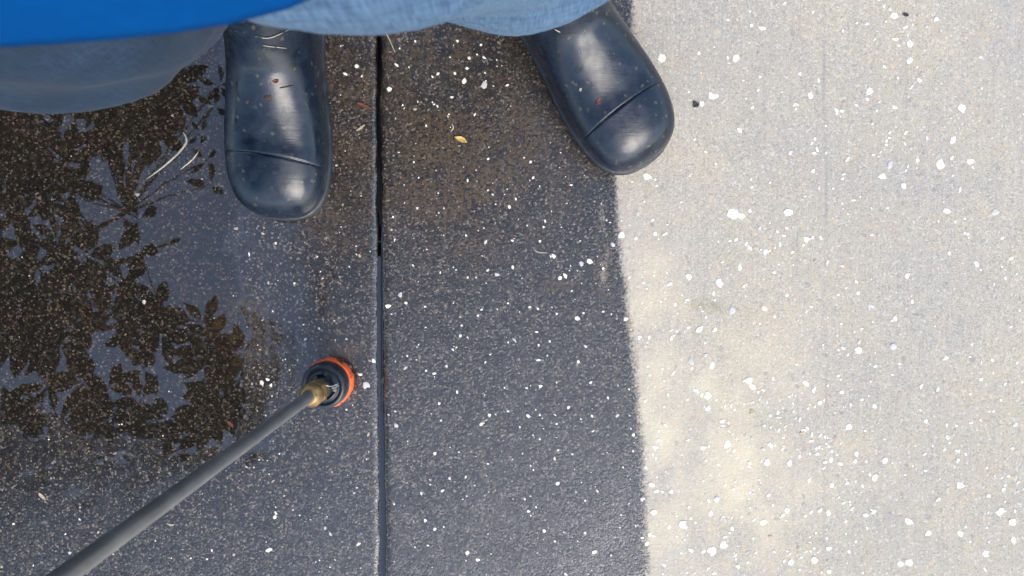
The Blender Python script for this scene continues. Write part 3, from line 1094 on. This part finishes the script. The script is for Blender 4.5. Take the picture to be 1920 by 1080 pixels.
# the rest of the crown, beyond what the water shows
for k in range(700):
    p = Vector((random.gauss(-3.7, .8), random.gauss(-.2, 1.3), random.gauss(3.9, .7)))
    if p.x > -2.7 or p.z < 2.2: continue
    whorl(p, random.randint(5, 8), random.uniform(.13, .19)); 
    if k % 3 == 0: twigs.append(p)
crown = mesh_obj('crown', LV, LF, M['leaf'])
adopt(crown, tree)
trunk_pts = [(-2.9, -.5, -.07), (-2.92, -.48, .6), (-2.85, -.45, 1.3), (-2.9, -.42, 1.9), (-2.95, -.4, 2.6), (-3.1, -.35, 3.6), (-3.2, -.3, 4.6)]
def limb_geo(pts, r0, r1, seg, V_, F_):
    pts = [Vector(p) for p in pts]
    n = len(pts); o0 = len(V_)
    for i, p in enumerate(pts):
        d = (pts[min(n - 1, i + 1)] - pts[max(0, i - 1)]).normalized()
        a = d.orthogonal().normalized(); b = d.cross(a)
        r = r0 + (r1 - r0) * i / (n - 1)
        for s in range(seg):
            t = 2 * math.pi * s / seg
            V_.append(p + (a * math.cos(t) + b * math.sin(t)) * r)
    for i in range(n - 1):
        for s in range(seg):
            a, b = o0 + i * seg + s, o0 + i * seg + (s + 1) % seg
            F_.append((a, b, b + seg, a + seg))
tv, tf = [], []
limb_geo(tube_path(trunk_pts, 30), .15, .05, 16, tv, tf)
adopt(mesh_obj('trunk', tv, tf, M['bark']), tree)
bv, bf = [], []
hubs = []
for k in range(16):
    a = random.uniform(-1.1, 1.1) if k < 11 else random.uniform(1.2, 5)
    st = Vector((-2.92, -.42, random.uniform(1.9, 2.7)))
    en = st + Vector((math.cos(a) * random.uniform(1.0, 1.75), math.sin(a) * 1.3, random.uniform(.1, .8)))
    md = (st + en) / 2 + Vector((0, 0, .15))
    pts = tube_path([st, md, en], 10)
    limb_geo(pts, .035, .008, 8, bv, bf)
    hubs += [Vector(p) for p in pts[3:]]
for p in twigs:
    h = min(hubs, key=lambda q: (q - p).length)
    if (h - p).length < 1.3:
        m = (h + p) / 2 + Vector((0, 0, -.03))
        limb_geo([h, m, p], .005, .0022, 5, bv, bf)
adopt(mesh_obj('branches', bv, bf, M['bark']), tree)

# ------------------------------------------------------------------ shell aggregate in the slabs
def chip_mesh(seed, name):
    r = random.Random(seed)
    n = r.randint(6, 9)
    el = r.uniform(.5, 1)
    v, f = [], []
    ang = [2 * math.pi * (k + r.uniform(-.25, .25)) / n for k in range(n)]
    rad = [r.uniform(.55, 1.15) for _ in range(n)]
    for sc, z in ((1.0, -.35), (.96, .10), (.62, .26)):
        for a, q in zip(ang, rad):
            v.append((math.cos(a) * q * sc, math.sin(a) * q * sc * el, z + r.uniform(-.05, .05)))
    v.append((0, 0, .28))
    for k in range(n):
        j = (k + 1) % n
        f += [(k, j, n + j, n + k), (n + k, n + j, 2 * n + j, 2 * n + k), (2 * n + k, 2 * n + j, 3 * n)]
    return v, f
CH = [chip_mesh(100 + k, 'c') for k in range(12)]
CHM = {}
def chip_data(k, mk):
    if (k, mk) not in CHM:
        v, f = CH[k]
        me = bpy.data.meshes.new('shell_chip')
        me.from_pydata(v, [], f)
        me.polygons.foreach_set('use_smooth', [True] * len(me.polygons))
        me.materials.append(M[mk])
        CHM[(k, mk)] = me
    return CHM[(k, mk)]
chips = []   # px, py, half size px, material
hand = [(729, 167, 6), (870, 153, 7), (908, 158, 9), (877, 338, 4), (728, 574, 7), (1105, 490, 7), (1038, 480, 6), (1060, 517, 6), (1050, 521, 5), (1082, 597, 6),
        (955, 388, 4), (932, 515, 6), (965, 638, 7), (686, 722, 8), (675, 702, 5), (491, 718, 6), (502, 712, 5), (508, 722, 4), (700, 676, 5), (515, 970, 5), (517, 962, 4), (503, 1032, 7), (672, 1020, 5),
        (876, 1037, 5), (1045, 907, 5), (1115, 1035, 6), (1040, 860, 4), (903, 795, 5), (750, 553, 5), (1010, 675, 6), (1098, 650, 4), (467, 477, 5), (503, 530, 4), (896, 1050, 5), (848, 182, 4),
        (880, 109, 4), (908, 108, 5), (876, 128, 4), (890, 215, 4), (744, 122, 5), (668, 124, 5), (647, 138, 6), (961, 500, 4), (1148, 458, 6), (1090, 495, 6),
        (857, 735, 4), (918, 778, 4), (990, 780, 5), (1066, 764, 4), (790, 925, 4), (830, 920, 4), (1206, 935, 6), (1212, 1020, 6), (1205, 1008, 4), (760, 690, 5), (815, 700, 4), (610, 990, 4),
        (1241, 110, 10), (1380, 109, 8), (1335, 180, 10), (1763, 307, 11), (1821, 302, 9), (1631, 171, 8), (1569, 208, 8), (1429, 53, 9), (1676, 28, 9), (1755, 36, 6), (1387, 244, 7), (1532, 280, 6),
        (1213, 331, 9), (1804, 203, 9), (1706, 81, 8), (1738, 259, 5), (1316, 195, 7), (1377, 400, 15), (1390, 405, 9), (1478, 398, 9), (1290, 518, 8), (1256, 532, 7), (1312, 618, 10), (1350, 532, 9), (1610, 657, 8), (1340, 618, 7),
        (1639, 896, 9), (1800, 910, 9), (1875, 961, 10), (1899, 979, 9), (1847, 1038, 8), (1659, 864, 7), (1356, 1022, 9), (1335, 1032, 10), (1279, 984, 9), (1687, 1057, 8), (1704, 1055, 8), (1624, 966, 7),
        (1554, 1028, 7), (1511, 719, 8), (1526, 731, 7), (1305, 732, 8), (1404, 714, 8), (1364, 833, 9), (1480, 868, 7), (1430, 980, 8), (1227, 961, 8), (1703, 978, 9), (1760, 936, 7), (1740, 1000, 8),
        (1900, 1012, 8), (1557, 862, 6), (1605, 850, 6), (1592, 800, 8), (1372, 990, 6), (1332, 962, 6), (1328, 766, 7), (1460, 806, 6), (1538, 816, 6), (1800, 1000, 8), (1727, 724, 6), (1262, 700, 7), (1335, 685, 8)]
def free(px, py):
    return not ((425 < px < 625 and py < 418) or (py < 60 and px < 1150) or (px < 480 and py < 215)
                or (math.hypot(px - 615, py - 712) < 62) or abs(px - 712) < 16
                or (970 < px < 1275 and 0 < py < 325 and (px - 975) * .58 - 140 < py and py < (px - 975) * 1.9 + 130))
for (x, y, s) in hand:
    chips.append((x, y, s * 1.05, 'shell' if x > clean_edge(y) else ('shell_cream', 'shell_grey', 'shell')[int(x + y) % 3]))
def clean_density(px, py):
    d = .35 + .65 * float(sstep(150, 1000, py))
    d *= 1 - .45 * float(sstep(1650, 1920, px))
    return d * (.6 + .7 * float(vnoise(px / 90, py / 90, 120)) )
k = 0
while k < 680:
    px, py = random.uniform(1165, 1960), random.uniform(-30, 1110)
    if px < clean_edge(py) + 4 or not free(px, py) or random.random() > clean_density(px, py): continue
    s = min(9.0, 2.35 * math.exp(random.gauss(.40, .42)))
    chips.append((px, py, s, random.choices(['shell', 'shell_cream', 'shell_grey', 'shell_tan'], [8, 8, 3, 1.5])[0])); k += 1
k = 0
while k < 520:
    px, py = random.uniform(-30, 1205), random.uniform(-20, 1110)
    if px > clean_edge(py) - 4 or not free(px, py): continue
    d = .35 + .65 * float(sstep(420, 640, px)) 
    if px < 420 and py < 780: d = .10
    if random.random() > d: continue
    s = min(5.5, 1.55 * math.exp(random.gauss(.2, .45)))
    chips.append((px, py, s, random.choices(['shell_cream', 'shell_grey', 'shell_tan'], [4, 6, 5])[0])); k += 1
chips.sort(key=lambda c: -c[2])
# the slabs go on beyond the frame, and so do their chips
k = 0
while k < 1500:
    px, py = random.uniform(-1300, 3200), random.uniform(-1100, 2100)
    if -30 < px < 1960 and -30 < py < 1110: continue
    if abs(px - 712) < 22 or (abs(px - clean_edge(py)) < 8): continue
    if px < clean_edge(py) and random.random() < .5: continue
    chips.append((px, py, min(2.55, 2.0 * math.exp(random.gauss(.1, .3))), 'shell')); k += 1
PXM = T * H / 960
counts = {0: 0, 1: 0}
rest = {0: [[], []], 1: [[], []]}
cxs = np.array([P(c[0], c[1]).x for c in chips]); cys = np.array([P(c[0], c[1]).y for c in chips])
czs = ground_fields(cxs, cys)['z']
for (px, py, s, mk), x, y, z in zip(chips, cxs, cys, czs):
    side = int(px > 712)
    slab = (slab_l, slab_r)[side]
    rad = s * PXM
    zz = max(z, WATER_Z - .0006 if side == 0 and px < 430 else z) + .0002
    kk = random.randrange(12)
    rot = random.random() * 6.28
    stretch = random.uniform(.55, 1.0) if s < 8 else random.uniform(.8, 1)
    if counts[side] < 295 and s > 2.6:
        o = bpy.data.objects.new('shell_chip', chip_data(kk, mk))
        col.objects.link(o)
        o.parent = slab
        o.location = (x, y, zz)
        o.rotation_euler = (random.uniform(-.12, .12), random.uniform(-.12, .12), rot)
        o.scale = (rad, rad * stretch, min(rad, .0032) * .42)
        counts[side] += 1
    else:
        v, f = CH[kk]
        V_, F_ = rest[side]
        o0 = len(V_)
        c_, s_ = math.cos(rot), math.sin(rot)
        for p in v:
            X_, Y_ = p[0] * rad, p[1] * rad * stretch
            V_.append((x + X_ * c_ - Y_ * s_, y + X_ * s_ + Y_ * c_, zz + p[2] * rad * .42))
        F_ += [tuple(i + o0 for i in q) for q in f]
for side, slab in ((0, slab_l), (1, slab_r)):
    if rest[side][0]:
        o = mesh_obj('small_shell_chips', rest[side][0], rest[side][1], M['shell'], slab)
        tag(o, kind='stuff')

# ------------------------------------------------------------------ litter lying about
dg = bpy.context.evaluated_depsgraph_get()
def bvh(o):
    me = o.data
    mw = o.matrix_world
    return BVHTree.FromPolygons([mw @ v.co for v in me.vertices], [tuple(p.vertices) for p in me.polygons])
bpy.context.view_layer.update()
TR, TL = bvh(boot_r), bvh(boot_l)
def drop(px, py, tree_=None, lift=.0006):
    """point on the slab or on a boot below that spot"""
    if tree_:
        o = Vector((0, 0, H))
        d = (P(px, py, 0) - o).normalized()
        h, nn, i, dist = tree_.ray_cast(o, d)
        if h is not None:
            return h + nn * lift
    p = P(px, py, 0)
    p.z = max(ground_z(p.x, p.y), WATER_Z if puddle_mask(np.array([px]), np.array([py]))[0] > 0 else -1) + lift
    return p
def litter_tube(name, pix, rad_px, mat, label, cat, tree_=None, lift=.0008, n=12, group=None):
    pp = tube_path([list(p) for p in pix], n)
    pts = [drop(a, b, tree_, lift) for a, b in pp]
    o = tube_obj(name, [p - pts[0] for p in pts], rad_px * PXM, M[mat], seg=6)
    o.location = pts[0]
    return tag(o, label, cat, group)
def scrap(name, px, py, w, h, ang, mat, label, cat, tree_=None, curl=.4, group=None, seed=0):
    r = random.Random(seed * 31 + int(px))
    c = drop(px, py, tree_, .0006)
    nx, ny = 8, 5
    v, f = [], []
    for i in range(nx):
        u = i / (nx - 1) * 2 - 1
        half = max(.06, (1 - abs(u) ** 1.8)) * (1 + .25 * r.uniform(-1, 1))
        for j in range(ny):
            q = j / (ny - 1) * 2 - 1
            x_, y_ = u * w * PXM, q * half * h * PXM + .25 * h * PXM * math.sin(u * 2 + seed)
            z_ = curl * h * PXM * (q * q + .5 * u * u) + .0002
            v.append((x_ * math.cos(ang) - y_ * math.sin(ang), x_ * math.sin(ang) + y_ * math.cos(ang), z_))
    for i in range(nx - 1):
        for j in range(ny - 1):
            a = i * ny + j
            f.append((a, a + ny, a + ny + 1, a + 1))
    o = mesh_obj(name, v, f, M[mat])
    sol = o.modifiers.new('thickness', 'SOLIDIFY'); sol.thickness = .0004
    o.location = c
    return tag(o, label, cat, group)
litter_tube('dry_stalk', [(343, 247), (349, 258), (347, 272), (318, 303), (275, 336)], 2.1, 'pale_straw', 'bent pale dry stalk lying in the puddle beside the boot', 'stalk')
litter_tube('dry_stalk', [(372, 285), (360, 300), (338, 318)], 1.5, 'straw', 'short brown stalk lying next to the bent pale stalk', 'stalk')
litter_tube('pine_needle', [(719, 54), (729, 72), (741, 99)], 1.1, 'straw', 'thin straight needle beside the top end of the joint', 'needle')
scrap('leaf_scrap', 864, 262, 12, 4.5, -.45, 'yellow_leaf', 'curled yellow leaf scrap between the two boots', 'leaf', curl=.7, seed=1)
scrap('leaf_scrap', 682, 199, 15, 3.6, -.35, 'red_leaf', 'narrow red leaf sliver against the joint', 'leaf', seed=2)
scrap('leaf_scrap', 790, 26, 14, 9, .1, 'brown_leaf', 'reddish brown leaf half under the jeans edge', 'leaf', seed=3)
scrap('leaf_scrap', 731, 110, 5, 2.2, 1.5, 'red_leaf', 'tiny orange red scrap right of the joint below the needle', 'leaf', seed=4)
scrap('leaf_scrap', 676, 240, 10, 2, .6, 'straw', 'tan leaf shred left of the joint below the red sliver', 'leaf', seed=5)
litter_tube('dry_stalk', [(312, 981), (321, 984), (327, 983)], 1.6, 'straw', 'small straw piece on wet slab right of the wand', 'straw')
scrap('leaf_scrap', 80, 930, 9, 3, -.9, 'straw', 'pale olive leaf shred on the slab left of the wand', 'leaf', seed=6)
scrap('leaf_scrap', 432, 795, 8, 2.5, -.9, 'red_leaf', 'small rusty leaf shred above the wand tube', 'leaf', seed=7)
litter_tube('pale_fibre', [(1000, 468), (1010, 473), (1026, 474)], 1.3, 'pale_straw', 'thin curled white fibre on dark slab near the chips', 'fibre')
litter_tube('pale_fibre', [(847, 232), (850, 240), (845, 247)], 1.5, 'straw', 'short pale fibre above the curled yellow leaf scrap', 'fibre')
scrap('dark_pebble', 1305, 197, 6, 6, .6, 'dark_stone', 'small black stone flake beside the outward boot toe', 'pebble', curl=.2, seed=8)
scrap('dark_pebble', 1698, 28, 5, 4, .2, 'dark_stone', 'small dark pebble on pale concrete near the far top edge', 'pebble', curl=.2, seed=9)
# bits stuck to the boots
litter_tube('grass_blade', [(478, 67), (505, 70), (541, 55)], 1.0, 'pale_straw', 'curved pale grass blade stuck on the straight boot ankle', 'grass blade', TR)
litter_tube('grass_blade', [(492, 84), (512, 87), (537, 90)], 1.0, 'pale_straw', 'straight pale grass blade below the curved blade on the boot', 'grass blade', TR)
litter_tube('grass_blade', [(600, 36), (606, 58), (614, 80)], .9, 'pale_straw', 'fine grass blade on the inner side of the straight boot', 'grass blade', TR)
litter_tube('dark_fibre', [(524, 165), (536, 163), (551, 160)], 1.1, 'mud', 'short dark fibre on the instep of the straight boot', 'fibre', TR)
scrap('leaf_scrap', 517, 152, 5, 3.2, .3, 'red_leaf', 'tiny red leaf scrap on the straight boot', 'leaf', TR, seed=10)
scrap('mud_speck', 502, 181, 8, 4, .7, 'mud', 'brown mud smear on the instep of the straight boot', 'mud', TR, curl=.05, seed=11)
scrap('mud_speck', 464, 190, 4, 3, .2, 'mud', 'small mud speck on the outer side of the straight boot', 'mud', TR, curl=.05, seed=12)
scrap('leaf_scrap', 1123, 190, 7, 3, .9, 'red_leaf', 'small red scrap behind the toe seam of the outward boot', 'leaf', TL, seed=13)
scrap('seed_speck', 1089, 168, 3, 2, 1.3, 'straw', 'tiny pale seed on the side of the outward boot', 'seed', TL, seed=14)
litter_tube('grass_blade', [(1040, 54), (1046, 57), (1051, 60)], 1.1, 'straw', 'tiny straw on the outward boot beside the jeans edge', 'straw', TL)
